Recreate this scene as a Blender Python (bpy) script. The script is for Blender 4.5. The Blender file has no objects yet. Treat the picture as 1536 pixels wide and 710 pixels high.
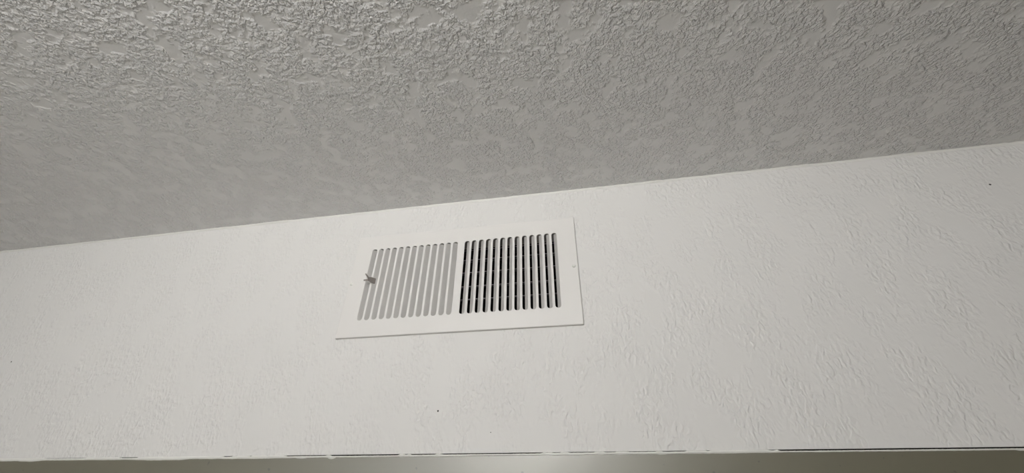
import bpy, bmesh, math, random
from mathutils import Matrix, Vector

random.seed(7)
sc = bpy.context.scene
COL = sc.collection

# ------------------------------------------------------------------ camera
CAM_Z = 1.956
R_ = Vector((0.98465386, 0.1743933, 0.00661384))
U_ = Vector((0.0914318, -0.54777805, 0.83161255))
F_ = Vector((-0.14865057, 0.8182458, 0.55531687))
cam_data = bpy.data.cameras.new('camera')
cam_data.sensor_fit = 'HORIZONTAL'
cam_data.sensor_width = 36.0
cam_data.lens = 605.676 / 1536 * 36.0
cam_data.clip_start = 0.01
cam = bpy.data.objects.new('camera', cam_data)
COL.objects.link(cam)
m = Matrix((( R_.x, U_.x, -F_.x, 0.0),
            ( R_.y, U_.y, -F_.y, -0.58),
            ( R_.z, U_.z, -F_.z, CAM_Z),
            (0, 0, 0, 1)))
cam.matrix_world = m
sc.camera = cam

# ------------------------------------------------------------------ world, light, exposure
world = bpy.data.worlds.new('world')
world.use_nodes = True
world.node_tree.nodes['Background'].inputs[0].default_value = (0.75, 0.85, 1.0, 1)
world.node_tree.nodes['Background'].inputs[1].default_value = 0.6
sc.world = world
vs = sc.view_settings
vs.view_transform = 'Standard'
vs.look = 'None'
vs.gamma = 1.0
vs.use_curve_mapping = False
vs.exposure = 0.0

# the room: x from X0 to X1, back wall at YB, vent wall at y = 0
X0, X1, YB, ZC = -3.0, 2.6, -4.4, CAM_Z + 0.484
LAMP = Vector((-0.26, -1.34, ZC))            # where the pendant lamp hangs
LAMP_DROP = 0.12
WIN = (-2.6, -1.5, 1.05, 2.2)             # added fill window in the back wall: x0, x1, z0, z1
LAMP_W, WIN_W = 180.0, 20.0


def area_light(name, loc, direction, sx, sy, power, color):
    d = bpy.data.lights.new(name, 'AREA')
    d.shape = 'RECTANGLE'
    d.size, d.size_y = sx, sy
    d.energy = power
    d.color = color
    o = bpy.data.objects.new(name, d)
    o.location = loc
    o.rotation_euler = Vector(direction).to_track_quat('-Z', 'Y').to_euler()
    COL.objects.link(o)
    return o


# added fill light from the left, through an added window behind the camera
area_light('window_fill_light', ((WIN[0] + WIN[1]) / 2, YB - 0.02, (WIN[2] + WIN[3]) / 2), (0, 1, 0),
           WIN[1] - WIN[0], WIN[3] - WIN[2], WIN_W, (0.97, 0.985, 1.0))


# ------------------------------------------------------------------ materials
def new_mat(name, color, rough=0.6, spec=0.5, metal=0.0):
    mt = bpy.data.materials.new(name)
    mt.use_nodes = True
    nt = mt.node_tree
    b = nt.nodes['Principled BSDF']
    b.inputs['Base Color'].default_value = (*color, 1)
    b.inputs['Roughness'].default_value = rough
    b.inputs['Specular IOR Level'].default_value = spec
    b.inputs['Metallic'].default_value = metal
    return mt, nt, b


def N(nt, typ, **kw):
    n = nt.nodes.new(typ)
    for k, v in kw.items():
        if k in n.inputs.keys():
            n.inputs[k].default_value = v
        else:
            setattr(n, k, v)
    return n


def ramp(nt, src, a, b):
    n = nt.nodes.new('ShaderNodeMapRange')
    n.interpolation_type = 'SMOOTHSTEP'
    n.inputs['From Min'].default_value = a
    n.inputs['From Max'].default_value = b
    nt.links.new(src, n.inputs['Value'])
    return n.outputs[0]


def math_(nt, op, a, b):
    n = nt.nodes.new('ShaderNodeMath')
    n.operation = op
    for i, v in enumerate((a, b)):
        if isinstance(v, (int, float)):
            n.inputs[i].default_value = v
        else:
            nt.links.new(v, n.inputs[i])
    return n.outputs[0]


def noise(nt, coord, scale, detail=2.0, rough=0.5, dist=0.0, w=None):
    n = nt.nodes.new('ShaderNodeTexNoise')
    n.inputs['Scale'].default_value = scale
    n.inputs['Detail'].default_value = detail
    n.inputs['Roughness'].default_value = rough
    n.inputs['Distortion'].default_value = dist
    nt.links.new(coord, n.inputs['Vector'])
    return n.outputs[0]


def mapping(nt, scale=(1, 1, 1), loc=(0, 0, 0), rot=(0, 0, 0)):
    t = nt.nodes.new('ShaderNodeTexCoord')
    mp = nt.nodes.new('ShaderNodeMapping')
    mp.inputs['Scale'].default_value = scale
    mp.inputs['Location'].default_value = loc
    mp.inputs['Rotation'].default_value = rot
    nt.links.new(t.outputs['Object'], mp.inputs['Vector'])
    return mp.outputs[0]


def bump(nt, bsdf, height, dist, strength=1.0):
    b = nt.nodes.new('ShaderNodeBump')
    b.inputs['Distance'].default_value = dist
    b.inputs['Strength'].default_value = strength
    nt.links.new(height, b.inputs['Height'])
    nt.links.new(b.outputs[0], bsdf.inputs['Normal'])


# knock-down textured ceiling paint
CEIL_M, nt, bs = new_mat('ceiling_knockdown_paint', (0.93, 0.93, 0.925), 0.6, 0.3)
co = mapping(nt)
a1 = ramp(nt, noise(nt, co, 230, 1.5, 0.6, 0.0), 0.40, 0.64)
patch = ramp(nt, noise(nt, co, 36, 2.0, 0.6, 0.0), 0.36, 0.52)
fine = noise(nt, co, 420, 1.0)
a2 = ramp(nt, noise(nt, co, 125, 2.0, 0.6, 0.0), 0.40, 0.62)
blobs = math_(nt, 'ADD', math_(nt, 'MULTIPLY', a1, 0.65), math_(nt, 'MULTIPLY', a2, 0.8))
h = math_(nt, 'ADD', math_(nt, 'MULTIPLY', blobs, patch), math_(nt, 'MULTIPLY', fine, 0.05))
bump(nt, bs, h, 0.0021)

# white wall paint with a soft orange-peel roller texture
WALL_M, nt, bs = new_mat('white_wall_paint', (0.775, 0.768, 0.75), 0.55, 0.35)
co = mapping(nt, scale=(1.0, 1.0, 0.62), rot=(0, math.radians(12), 0))
w1 = ramp(nt, noise(nt, co, 185, 1.5, 0.5, 0.3), 0.36, 0.68)
wp = ramp(nt, noise(nt, co, 22, 2.0, 0.6, 0.0), 0.36, 0.60)
h = math_(nt, 'ADD', math_(nt, 'MULTIPLY', w1, wp), math_(nt, 'MULTIPLY', noise(nt, co, 260, 1.0), 0.12))
bump(nt, bs, h, 0.0008)

PLAIN_M, nt, bs = new_mat('greige_paint', (0.47, 0.45, 0.41), 0.6, 0.3)

# semi-gloss beige casing with dust specks
CASE_M, nt, bs = new_mat('beige_gloss_paint', (0.13, 0.12, 0.078), 0.47, 1.0)
bs.inputs['Coat Weight'].default_value = 1.0
bs.inputs['Coat Roughness'].default_value = 0.40
bs.inputs['Coat IOR'].default_value = 1.85
co = mapping(nt)
sp = ramp(nt, noise(nt, co, 140, 1.0, 0.5), 0.72, 0.76)
mx = N(nt, 'ShaderNodeMix', data_type='RGBA')
mx.inputs[6].default_value = (0.13, 0.12, 0.078, 1)
mx.inputs[7].default_value = (0.07, 0.06, 0.045, 1)
nt.links.new(sp, mx.inputs[0])
nt.links.new(mx.outputs[2], bs.inputs['Base Color'])
bump(nt, bs, noise(nt, co, 60, 2.0), 0.0002)

CAULK_M, nt, bs = new_mat('white_caulk_paint', (0.80, 0.795, 0.76), 0.5, 0.4)
bump(nt, bs, noise(nt, mapping(nt), 300, 2.0), 0.0002)

METAL_M, nt, bs = new_mat('white_enamelled_steel', (0.80, 0.787, 0.765), 0.42, 0.45)
bump(nt, bs, noise(nt, mapping(nt), 500, 2.0), 0.00003)

SCREW_M, nt, bs = new_mat('painted_screw_head', (0.78, 0.78, 0.74), 0.35, 0.5)
BOX_M, nt, bs = new_mat('galvanised_steel', (0.60, 0.57, 0.55), 0.55, 0.5, 0.1)
BLADE_M, nt, bs = new_mat('dark_damper_steel', (0.025, 0.023, 0.026), 0.5, 0.4)
EDGE_M, nt, bs = new_mat('lit_blade_edge', (0.42, 0.38, 0.42), 0.4, 0.5, 0.3)  # pale tone puts the lit look of the blade edges into colour
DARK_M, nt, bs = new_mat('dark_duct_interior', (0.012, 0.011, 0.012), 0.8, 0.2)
LEVER_M, nt, bs = new_mat('dull_lever_metal', (0.33, 0.30, 0.28), 0.45, 0.5, 0.35)
SPECK_M, nt, bs = new_mat('dark_nail_hole', (0.03, 0.03, 0.028), 0.9, 0.1)
GAP_M, nt, bs = new_mat('dark_crack', (0.02, 0.018, 0.015), 0.9, 0.1)
FLOOR_M, nt, bs = new_mat('oak_floor', (0.30, 0.22, 0.15), 0.45, 0.4)
co = mapping(nt, scale=(1, 8, 1))
mx = N(nt, 'ShaderNodeMix', data_type='RGBA')
mx.inputs[6].default_value = (0.62, 0.56, 0.47, 1)
mx.inputs[7].default_value = (0.50, 0.44, 0.36, 1)
nt.links.new(noise(nt, co, 6, 4.0), mx.inputs[0])
nt.links.new(mx.outputs[2], bs.inputs['Base Color'])
GLASS_M, nt, bs = new_mat('window_glass', (1, 1, 1), 0.02, 0.5)
bs.inputs['Transmission Weight'].default_value = 1.0
bs.inputs['IOR'].default_value = 1.01
LAMP_M, nt, bs = new_mat('lit_diffuser', (0.9, 0.9, 0.88), 0.5, 0.3)
LAMP_R = 0.085
bs.inputs['Emission Color'].default_value = (1.0, 0.985, 0.96, 1)
bs.inputs['Emission Strength'].default_value = LAMP_W


# ------------------------------------------------------------------ mesh helpers
def box(bm, x0, x1, y0, y1, z0, z1):
    vs_ = [bm.verts.new((x, y, z)) for z in (z0, z1) for y in (y0, y1) for x in (x0, x1)]
    for f in ((0, 1, 3, 2), (4, 6, 7, 5), (0, 4, 5, 1), (1, 5, 7, 3), (3, 7, 6, 2), (2, 6, 4, 0)):
        try:
            bm.faces.new([vs_[i] for i in f])
        except ValueError:
            pass


def link(name, bm, mat, parent=None, smooth=False, bevel=0.0):
    if bevel:
        bmesh.ops.bevel(bm, geom=list(bm.edges), offset=bevel, segments=2, affect='EDGES', profile=0.6)
    bmesh.ops.recalc_face_normals(bm, faces=list(bm.faces))
    me = bpy.data.meshes.new(name)
    bm.to_mesh(me)
    bm.free()
    if smooth:
        for p in me.polygons:
            p.use_smooth = True
    me.materials.append(mat)
    o = bpy.data.objects.new(name, me)
    COL.objects.link(o)
    if parent:
        o.parent = parent
    return o


def struct(name, boxes, mat, label, cat, bevel=0.0):
    bm = bmesh.new()
    for b in boxes:
        box(bm, *b)
    o = link(name, bm, mat, bevel=bevel)
    o['kind'] = 'structure'
    o['label'] = label
    o['category'] = cat
    return o


def empty(name, loc, label, cat, kind=None):
    o = bpy.data.objects.new(name, None)
    o.empty_display_size = 0.05
    o.location = loc
    o['label'] = label
    o['category'] = cat
    if kind:
        o['kind'] = kind
    COL.objects.link(o)
    return o


# ------------------------------------------------------------------ the room shell
ZB = CAM_Z + 0.0573            # lower edge of the white header above the opening
OX0, OX1 = -1.16, 0.66         # opening under the header
T = 0.12
# duct hole in the header, in wall coordinates
VX = -0.1957                   # vent centre
VZ = CAM_Z + 0.3217
HX0, HX1, HZ0, HZ1 = VX - 0.181, VX + 0.181, VZ - 0.0755, VZ + 0.0755
wall_front = struct('wall_front', [
    (X0, HX0, 0, T, ZB, ZC), (HX1, X1, 0, T, ZB, ZC),
    (HX0, HX1, 0, T, ZB, HZ0), (HX0, HX1, 0, T, HZ1, ZC),
    (X0, OX0, 0, T, 0, ZB), (OX1, X1, 0, T, 0, ZB)],
    WALL_M, 'white textured wall between the ceiling and the beige casing, holding the vent', 'wall')
struct('ceiling', [(X0 - T, X1 + T, YB - T, T, ZC, ZC + 0.1)], CEIL_M,
       'grey-white knockdown textured ceiling above the vent wall', 'ceiling')
struct('floor', [(X0 - T, X1 + T, YB - T, 1.0, -0.1, 0)], FLOOR_M, 'pale wooden floor of the room', 'floor')
struct('wall_left', [(X0 - T, X0, YB, T, 0, ZC)], PLAIN_M, 'greige wall on the left side of the room', 'wall')
struct('wall_right', [(X1, X1 + T, YB, T, 0, ZC)], PLAIN_M, 'greige wall on the right side of the room', 'wall')
wx0, wx1, wz0, wz1 = WIN
struct('wall_back', [(X0, wx0, YB - T, YB, 0, ZC), (wx1, X1, YB - T, YB, 0, ZC),
                     (wx0, wx1, YB - T, YB, 0, wz0), (wx0, wx1, YB - T, YB, wz1, ZC)], PLAIN_M,
       'greige wall behind the camera, with the added window', 'wall')

win = empty('fill_window_1', ((wx0 + wx1) / 2, YB, wz0), 'greige framed fill-light window added in the wall behind the camera', 'window', 'structure')
bm = bmesh.new()
hw, hh, fr = (wx1 - wx0) / 2, wz1 - wz0, 0.04
for b in ((-hw, -hw + fr, -0.03, 0.015, 0, hh), (hw - fr, hw, -0.03, 0.015, 0, hh),
          (-hw + fr, hw - fr, -0.03, 0.015, 0, fr), (-hw + fr, hw - fr, -0.03, 0.015, hh - fr, hh)):
    box(bm, *b)
for b in ((-0.012, 0.012, -0.012, 0.01, fr, hh - fr),):
    box(bm, *b)
link('fill_window_frame', bm, PLAIN_M, win)

# closet behind the opening, with two flat doors under the casing
closet = struct('wall_closet', [(OX0 - 0.1, OX1 + 0.1, 0.9, 1.0, 0, 2.6), (OX0 - 0.1, OX0, T, 0.9, 0, 2.6),
                                (OX1, OX1 + 0.1, T, 0.9, 0, 2.6), (OX0, OX1, T, 0.9, 2.5, 2.6)], PLAIN_M,
                'greige inner walls of the closet behind the header', 'wall')
mid = (OX0 + OX1) / 2
for i, (a, b, y) in enumerate(((OX0 + 0.02, mid + 0.02, 0.030), (mid - 0.02, OX1 - 0.02, 0.075))):
    d = empty('door_%d' % (i + 1), ((a + b) / 2, y, 0), ('left' if i == 0 else 'right') + ' flat greige sliding closet door below the casing',
              'door', 'structure')
    bm = bmesh.new()
    box(bm, -(b - a) / 2, (b - a) / 2, 0, 0.035, 0.012, ZB - 0.085)
    link('door_panel', bm, PLAIN_M, d, bevel=0.002)
    bm = bmesh.new()
    bmesh.ops.create_cone(bm, cap_ends=True, segments=24, radius1=0.022, radius2=0.022, depth=0.003,
                          matrix=Matrix.Translation(((-1 if i == 0 else 1) * ((b - a) / 2 - 0.06), -0.0012, 0.95)) @ Matrix.Rotation(math.pi / 2, 4, 'X'))
    link('finger_pull', bm, BOX_M, d)

# beige casing around the opening
CW = 0.070
ZCAS = ZB - 0.0034
trim = empty('trim_1', ((OX0 + OX1) / 2, 0, 0), 'beige glossy casing running along under the white header wall', 'trim', 'structure')
tx = (OX0 + OX1) / 2
bm = bmesh.new()
box(bm, OX0 - tx, OX1 - tx, -0.0008, T, ZCAS - CW, ZCAS)
link('head_casing', bm, CASE_M, trim)
for s in (-1, 1):
    bm = bmesh.new()
    xx = (OX0 if s < 0 else OX1) - tx
    box(bm, min(xx, xx - s * 0.02), max(xx, xx - s * 0.02), -0.0008, T, 0, ZCAS - CW)
    link('side_casing', bm, CASE_M, trim)
# dark gap that shows through the cracks
bm = bmesh.new()
box(bm, OX0 - tx, OX1 - tx, 0.0035, 0.02, ZCAS, ZB)
link('joint_gap', bm, GAP_M, trim)


# painted caulk lip: a ragged strip that closes the joint in some places and cracks open in others
def col_to_x(px):      # picture column to a place along the wall at the height of the joint
    lo, hi = -1.3, 0.8
    for _ in range(40):
        md = (lo + hi) / 2
        p = Vector((md, 0.58, 0.0573))
        c = 768 + 605.676 * p.dot(R_) / p.dot(F_)
        if c < px:
            lo = md
        else:
            hi = md
    return (lo + hi) / 2


cracks = [(66, 130, .5), (180, 208, .9), (334, 350, .9), (352, 357, .6), (373, 379, .7), (399, 403, .6),
          (428, 491, 1.), (495, 600, 1.4), (606, 613, .9), (615, 655, 1.2), (662, 815, 1.1), (818, 822, .7),
          (828, 842, .7), (852, 893, .8), (905, 925, .7), (940, 986, .6), (992, 1030, .8), (1058, 1066, .8),
          (1152, 1165, .7), (1166, 1600, 1.5)]
cracks = [(col_to_x(a), col_to_x(b), d) for a, b, d in cracks]
drips = [(30, 64, 1.0), (205, 285, 0.9), (446, 462, 0.7), (493, 505, 1.6), (810, 880, .5), (985, 1000, 0.4), (1520, 1536, .8), (330, 440, .4), (300, 330, .3)]
drips = [(col_to_x(a), col_to_x(b), d) for a, b, d in drips]
xs = []
x = OX0
while x < OX1:
    xs.append(x)
    x += 0.0016
for a, b, d in cracks:
    xs += [a - 0.0002, a + 0.0002, b - 0.0002, b + 0.0002]
xs = sorted(xs)
bm = bmesh.new()
rows = []
wob = 0.0
for x in xs:
    wob = wob * 0.9 + random.uniform(-1, 1) * 0.00009
    gap = 0.0
    for a, b, d in cracks:
        if a < x < b:
            e = min(1.0, (x - a) / 0.004 + 0.25, (b - x) / 0.004 + 0.25)
            gap = 0.0010 * d * e + random.uniform(0, 0.00018)
    top = ZB + 0.0002 - (gap + 0.0002 if gap else 0.0)
    bot = ZCAS - 0.0002 + wob
    for a, b, d in drips:
        if a < x < b:
            bot -= 0.0011 * d * math.sin(math.pi * (x - a) / (b - a)) ** 0.6
    if top - bot < 0.0008:
        bot = top - 0.0008
    md = (top + bot) / 2
    ring = []
    for y, z in ((0.003, top), (-0.0003, top), (-0.0016, md + (top - md) * 0.5), (-0.0018, md - (md - bot) * 0.3), (-0.0009, bot), (0.003, bot)):
        ring.append(bm.verts.new((x - tx, y, z)))
    rows.append(ring)
for r0, r1 in zip(rows, rows[1:]):
    for i in range(6):
        j = (i + 1) % 6
        bm.faces.new((r0[i], r0[j], r1[j], r1[i]))
lip = link('caulk_lip', bm, CAULK_M, trim)
lip['label'] = 'cracked white paint lip along the top of the casing'

# ragged bead of wall paint in the corner under the ceiling
bm = bmesh.new()
rows = []
x = X0
w1_ = w2_ = 0.0
while x < X1:
    w1_ = w1_ * 0.93 + random.uniform(-1, 1) * 0.00035
    w2_ = w2_ * 0.6 + random.uniform(-1, 1) * 0.0003
    a = 0.0012 + abs(w1_ + w2_)
    rows.append([bm.verts.new((x, 0.0005, ZC + 0.0005)), bm.verts.new((x, -a, ZC + 0.0003)),
                 bm.verts.new((x, -a * 0.7, ZC - 0.0012)), bm.verts.new((x, -0.0003, ZC - 0.004)),
                 bm.verts.new((x, 0.0005, ZC - 0.0045))])
    x += 0.003
for r0, r1 in zip(rows, rows[1:]):
    for i in range(4):
        bm.faces.new((r0[i], r0[i + 1], r1[i + 1], r1[i]))
bead = link('paint_bead', bm, CAULK_M, wall_front, smooth=True)

# nail holes and dirt specks on the wall
for (sx, sz, r) in ((-1.0502, 0.2171, 0.0013), (-0.209, 0.1102, 0.0013), (0.6254, 0.4074, 0.0014), (-0.1322, 0.0816, 0.0006)):
    bm = bmesh.new()
    bmesh.ops.create_uvsphere(bm, u_segments=10, v_segments=6, radius=r)
    for v in bm.verts:
        v.co.y *= 0.3
        v.co.x *= 1 + 0.25 * random.uniform(-1, 1)
        v.co.z *= 1 + 0.25 * random.uniform(-1, 1)
    o = link('nail_hole', bm, SPECK_M, wall_front)
    o.location = (sx, 0, CAM_Z + sz)

# dust specks stuck to the casing are in its paint material

# ------------------------------------------------------------------ the vent register
PW, PH = 0.4000, 0.1963
PROUD = 0.0042                  # front of the plate stands this far off the wall
PITCH = 0.01276
SW = 0.0096                     # slot width
SZ0, SZ1 = CAM_Z + 0.2519 - VZ, CAM_Z + 0.3905 - VZ
vent = empty('air_vent', (VX, 0, VZ - PH / 2), 'white steel two-way louvred air vent register mounted on the wall below the ceiling', 'vent')
ZO = PH / 2                     # empty sits at the plate's lower edge
left_c = [-0.3594 - VX + PITCH * i for i in range(13)]
right_c = [-0.1848 - VX + PITCH * i for i in range(13)]


def spline(cu, pts):
    s = cu.splines.new('POLY')
    s.points.add(len(pts) - 1)
    for p, q in zip(s.points, pts):
        p.co = (q[0], q[1], 0, 1)
    s.use_cyclic_u = True


def rrect(hx, hz, r, n=5):
    pts = []
    for cx, cz, a0 in ((hx - r, hz - r, 0), (-hx + r, hz - r, 90), (-hx + r, -hz + r, 180), (hx - r, -hz + r, 270)):
        for k in range(n + 1):
            a = math.radians(a0 + 90 * k / n)
            pts.append((cx + r * math.cos(a), cz + r * math.sin(a)))
    return pts


def stadium(cx, n=8):
    r = SW / 2
    pts = []
    for k in range(n + 1):
        a = math.pi * k / n
        pts.append((cx + r * math.cos(a), SZ1 - r + r * math.sin(a)))
    for k in range(n + 1):
        a = math.pi + math.pi * k / n
        pts.append((cx + r * math.cos(a), SZ0 + r + r * math.sin(a)))
    return pts


cu = bpy.data.curves.new('plate_outline', 'CURVE')
cu.dimensions = '2D'
cu.fill_mode = 'BOTH'
BEV = 0.0004
spline(cu, rrect(PW / 2 - 0.0016, PH / 2 - 0.0016, 0.0015))
for c in left_c + right_c:
    spline(cu, stadium(c))
cu.extrude = 0.0004
cu.bevel_depth = 0.0003
cu.bevel_resolution = 2
tmp = bpy.data.objects.new('tmp', cu)
COL.objects.link(tmp)
bpy.context.view_layer.update()
me = bpy.data.meshes.new_from_object(tmp.evaluated_get(bpy.context.evaluated_depsgraph_get()))
bpy.data.objects.remove(tmp)
bm = bmesh.new()
bm.from_mesh(me)
for v in bm.verts:              # curve plane (x, y) -> wall plane (x, z), extrusion -> depth
    x, y, z = v.co
    v.co = (x, -PROUD + 0.0007 - z, y + ZO)
# returned flange round the plate
prof = [(-0.0022, 0.0), (-0.0010, 0.0001), (-0.0004, 0.0006), (-0.0001, 0.0014), (0.0, 0.0024), (0.0001, PROUD + 0.0003)]
rings = []
for off, dep in prof:
    pts = rrect(PW / 2 + off, PH / 2 + off, max(0.0015 + off, 0.0003) if off > -0.001 else 0.0008)
    rings.append([bm.verts.new((px, -PROUD + dep, pz + ZO)) for px, pz in pts])
for a, b in zip(rings, rings[1:]):
    n = len(a)
    for i in range(n):
        j = (i + 1) % n
        bm.faces.new((a[i], a[j], b[j], b[i]))
face_plate = link('face_plate', bm, METAL_M, vent)


def louvre(side):
    """One stamped louvre: hinged on the strip beside its slot and bent back into the duct."""
    r = SW / 2
    reach = 0.0096 if side < 0 else 0.0067
    theta = math.radians(21 if side < 0 else 33)
    bendr = 0.0022
    nu, nz = 9, 26
    zs = []
    for k in range(nz + 1):
        t = k / nz
        zs.append(SZ0 + 0.0004 + (SZ1 - SZ0 - 0.0022) * (0.5 - 0.5 * math.cos(math.pi * t)))
    bm = bmesh.new()
    grid = []
    for z in zs:
        dz = max(0.0, z - (SZ1 - r), (SZ0 + r) - z)
        half = math.sqrt(max(0.0, 1 - (dz / r) ** 2))
        u0 = r - r * half                       # distance from the hinge edge
        u1 = min(reach, r + r * half)
        if u1 < u0 + 0.0002:
            u1 = u0 + 0.0002
        row = []
        for i in range(nu):
            u = u0 + (u1 - u0) * i / (nu - 1)
            # arc, then straight
            arc = bendr * theta
            if u < arc:
                a = u / bendr
                x = bendr * math.sin(a)
                d = bendr * (1 - math.cos(a))
            else:
                x = bendr * math.sin(theta) + (u - arc) * math.cos(theta)
                d = bendr * (1 - math.cos(theta)) + (u - arc) * math.sin(theta)
            xx = (-r + x) if side < 0 else (r - x)
            row.append(bm.verts.new((xx, -PROUD + 0.0001 + d, z)))
        grid.append(row)
    for a, b in zip(grid, grid[1:]):
        for i in range(nu - 1):
            bm.faces.new((a[i], a[i + 1], b[i + 1], b[i]))
    geom = list(bm.faces)
    ret = bmesh.ops.solidify(bm, geom=geom, thickness=0.0005)
    return bm


for side, centres in ((-1, left_c), (1, right_c)):
    first = None
    for c in centres:
        if first is None:
            first = o = link('louver', louvre(side), METAL_M, vent, smooth=False)
        else:
            o = first.copy()
            COL.objects.link(o)
            o.parent = vent
        o.location = (c, 0, ZO)

# two painted screws
for sx, sz, rot in ((-0.3899 - VX, 0.3218, 0.6), (-0.0029 - VX, 0.3226, 0.2)):
    bm = bmesh.new()
    rad = 0.0031
    prof = [(0.0, 0.0013), (0.0012, 0.00125), (0.0021, 0.00095), (0.0028, 0.0004), (rad, 0.0), (rad, -0.0005)]
    seg = 20
    prev = None
    for pr, ph in prof:
        ring = [bm.verts.new((pr * math.cos(2 * math.pi * k / seg), -ph, pr * math.sin(2 * math.pi * k / seg))) for k in range(seg)] if pr else \
               [bm.verts.new((0, -ph, 0))]
        if prev is not None:
            for k in range(seg):
                j = (k + 1) % seg
                if len(prev) == 1:
                    bm.faces.new((prev[0], ring[k], ring[j]))
                else:
                    bm.faces.new((prev[k], ring[k], ring[j], prev[j]))
        prev = ring
    s = link('screw', bm, SCREW_M, vent, smooth=True)
    s.location = (sx, -PROUD, CAM_Z + sz - (VZ - PH / 2))
    s.rotation_euler = (0, rot, 0)
    bm = bmesh.new()
    box(bm, -0.0016, 0.0016, -0.00135, -0.0009, -0.0003, 0.0003)
    box(bm, -0.0003, 0.0003, -0.00134, -0.0009, -0.0016, 0.0016)
    link('cross_recess', bm, SCREW_M, s)

# box behind the plate, opening into the duct
D0, D1 = 0.0075, 0.24
bx0, bx1 = HX0 - VX + 0.002, HX1 - VX - 0.002
bz0, bz1 = HZ0 - VZ + ZO + 0.002, HZ1 - VZ + ZO - 0.002
bm = bmesh.new()
tt = 0.001
box(bm, bx0, bx1, 0.0005, 0.030, bz1 - tt, bz1)
box(bm, bx0, bx1, 0.0005, 0.030, bz0, bz0 + tt)
box(bm, bx0, bx0 + tt, 0.0005, 0.030, bz0 + tt, bz1 - tt)
box(bm, bx1 - tt, bx1, 0.0005, 0.030, bz0 + tt, bz1 - tt)
link('register_box', bm, BOX_M, vent)
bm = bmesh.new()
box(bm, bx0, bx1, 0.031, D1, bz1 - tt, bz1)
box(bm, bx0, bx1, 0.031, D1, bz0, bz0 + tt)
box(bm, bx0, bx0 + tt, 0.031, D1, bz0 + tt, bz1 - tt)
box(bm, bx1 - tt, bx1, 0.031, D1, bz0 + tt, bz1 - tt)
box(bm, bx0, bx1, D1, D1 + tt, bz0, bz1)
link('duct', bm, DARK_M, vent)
# horizontal damper blades with front edges painted pale, as if catching light
for zb in (0.3960, 0.3705, 0.3447, 0.3174, 0.2928, 0.2670):
    z = CAM_Z + zb - (VZ - PH / 2)
    if z > bz1 - 0.004:
        z = bz1 - 0.004
    bm = bmesh.new()
    vs0 = [(0.0300, 0.0), (0.0310, -0.0006), (0.0560, 0.0095), (0.0560, 0.0101), (0.0310, 0.0006)]
    if z + 0.0101 > bz1 - 0.0015:
        vs0 = [(a, min(b, 0.002)) for a, b in vs0]
    ends = []
    for xx in (bx0 + 0.002, bx1 - 0.002):
        ends.append([bm.verts.new((xx, a, b + z)) for a, b in vs0])
    n = len(vs0)
    for i in range(n):
        j = (i + 1) % n
        bm.faces.new((ends[0][i], ends[0][j], ends[1][j], ends[1][i]))
    bm.faces.new(ends[0])
    bm.faces.new(list(reversed(ends[1])))
    b = link('damper_blade', bm, BLADE_M, vent)
    bm = bmesh.new()
    box(bm, bx0 + 0.002, bx1 - 0.002, 0.0292, 0.0300, z - 0.0006, z + 0.0006)
    link('blade_edge', bm, EDGE_M, b)

# forked damper lever poking out between the first two louvres on the left
lev = bpy.data.objects.new('damper_lever', None)
lever_bm = bmesh.new()


def bar(bm, p, q, w0, w1, t):
    p, q = Vector(p), Vector(q)
    d = (q - p).normalized()
    side = Vector((0, 0, 1)).cross(d)
    side = (Vector((0, 0, 1)) - d * d.z).normalized()
    nrm = d.cross(side).normalized()
    a = [bm.verts.new(p + side * s * w0 / 2 + nrm * n * t / 2) for s, n in ((-1, -1), (1, -1), (1, 1), (-1, 1))]
    b = [bm.verts.new(q + side * s * w1 / 2 + nrm * n * t / 2) for s, n in ((-1, -1), (1, -1), (1, 1), (-1, 1))]
    for i in range(4):
        j = (i + 1) % 4
        bm.faces.new((a[i], a[j], b[j], b[i]))
    bm.faces.new(list(reversed(a)))
    bm.faces.new(b)


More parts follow.
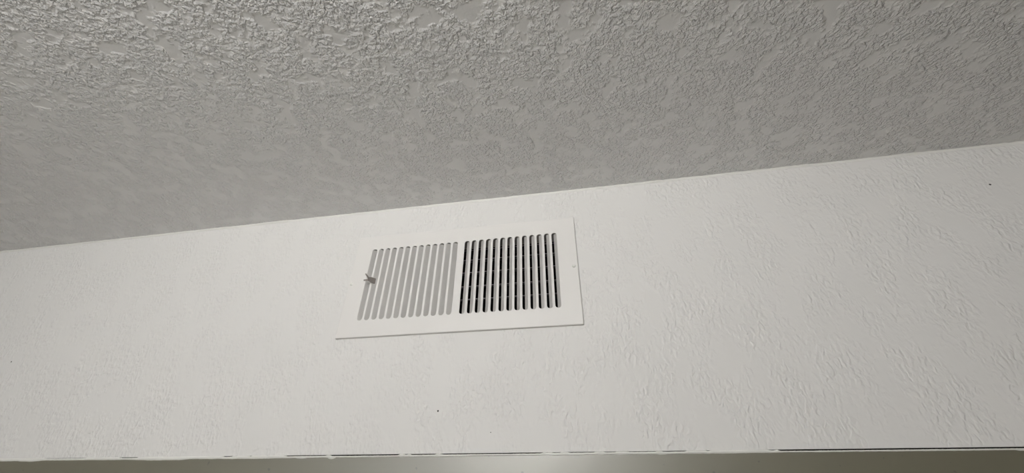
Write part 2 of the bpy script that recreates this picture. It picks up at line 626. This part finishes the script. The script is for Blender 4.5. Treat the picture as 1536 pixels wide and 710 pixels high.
LX, LZ = -0.3490 - VX, CAM_Z + 0.3255 - (VZ - PH / 2)
bar(lever_bm, (LX + 0.0045, 0.002, LZ - 0.0008), (LX - 0.0035, -0.0095, LZ - 0.0005), 0.0112, 0.0092, 0.0018)
bar(lever_bm, (LX - 0.0032, -0.0090, LZ - 0.0005), (LX - 0.0065, -0.0135, LZ - 0.0012), 0.0090, 0.0066, 0.0016)
bar(lever_bm, (LX - 0.0058, -0.0125, LZ + 0.0010), (LX - 0.0108, -0.0165, LZ + 0.0078), 0.0035, 0.0016, 0.0013)
bar(lever_bm, (LX - 0.0058, -0.0125, LZ - 0.0030), (LX - 0.0120, -0.0160, LZ - 0.0046), 0.0034, 0.0020, 0.0013)
lever = link('damper_lever', lever_bm, LEVER_M, vent, bevel=0.0003)
lever['label'] = 'dull grey forked metal lever tab'

# ------------------------------------------------------------------ the pendant lamp
lamp = empty('pendant_lamp', LAMP, 'white glass globe lamp in an added light-blocking metal bowl, hanging from the ceiling behind the camera', 'lamp')
bm = bmesh.new()
bmesh.ops.create_cone(bm, cap_ends=True, segments=32, radius1=0.04, radius2=0.06, depth=0.024,
                      matrix=Matrix.Translation((0, 0, -0.012)))
link('ceiling_rose', bm, PLAIN_M, lamp)
bm = bmesh.new()
bmesh.ops.create_cone(bm, cap_ends=True, segments=16, radius1=0.006, radius2=0.006, depth=LAMP_DROP - LAMP_R - 0.02 + 0.001,
                      matrix=Matrix.Translation((0, 0, -0.024 - (LAMP_DROP - LAMP_R - 0.02) / 2 + 0.008)))
link('rod', bm, PLAIN_M, lamp)
bm = bmesh.new()
bmesh.ops.create_uvsphere(bm, u_segments=32, v_segments=20, radius=LAMP_R, matrix=Matrix.Translation((0, 0, -LAMP_DROP)))
link('globe', bm, LAMP_M, lamp, smooth=True)

# added opaque bowl, shades the lower wall and floor; rim just below globe middle
bm = bmesh.new()
prev = None
seg = 40
prof = [(1.26, -0.30), (1.24, -0.46), (1.12, -0.75), (0.75, -1.05), (0.30, -1.14), (0.0, -1.15)]
for pr, pz in prof:
    n = seg if pr else 1
    ring = [bm.verts.new((pr * LAMP_R * math.cos(2 * math.pi * i / seg), pr * LAMP_R * math.sin(2 * math.pi * i / seg),
                          pz * LAMP_R - LAMP_DROP)) for i in range(n)]
    if prev:
        for i in range(seg):
            j = (i + 1) % seg
            if n == 1:
                bm.faces.new((prev[i], prev[j], ring[0]))
            else:
                bm.faces.new((prev[i], prev[j], ring[j], ring[i]))
    prev = ring
bmesh.ops.solidify(bm, geom=list(bm.faces), thickness=0.0015)
bmesh.ops.rotate(bm, verts=list(bm.verts), cent=(0, 0, -LAMP_DROP), matrix=Matrix.Rotation(math.radians(-8), 3, 'Y'))  # tilted to dim the lower right of the vent wall
link('light_cutoff_dish', bm, BOX_M, lamp)
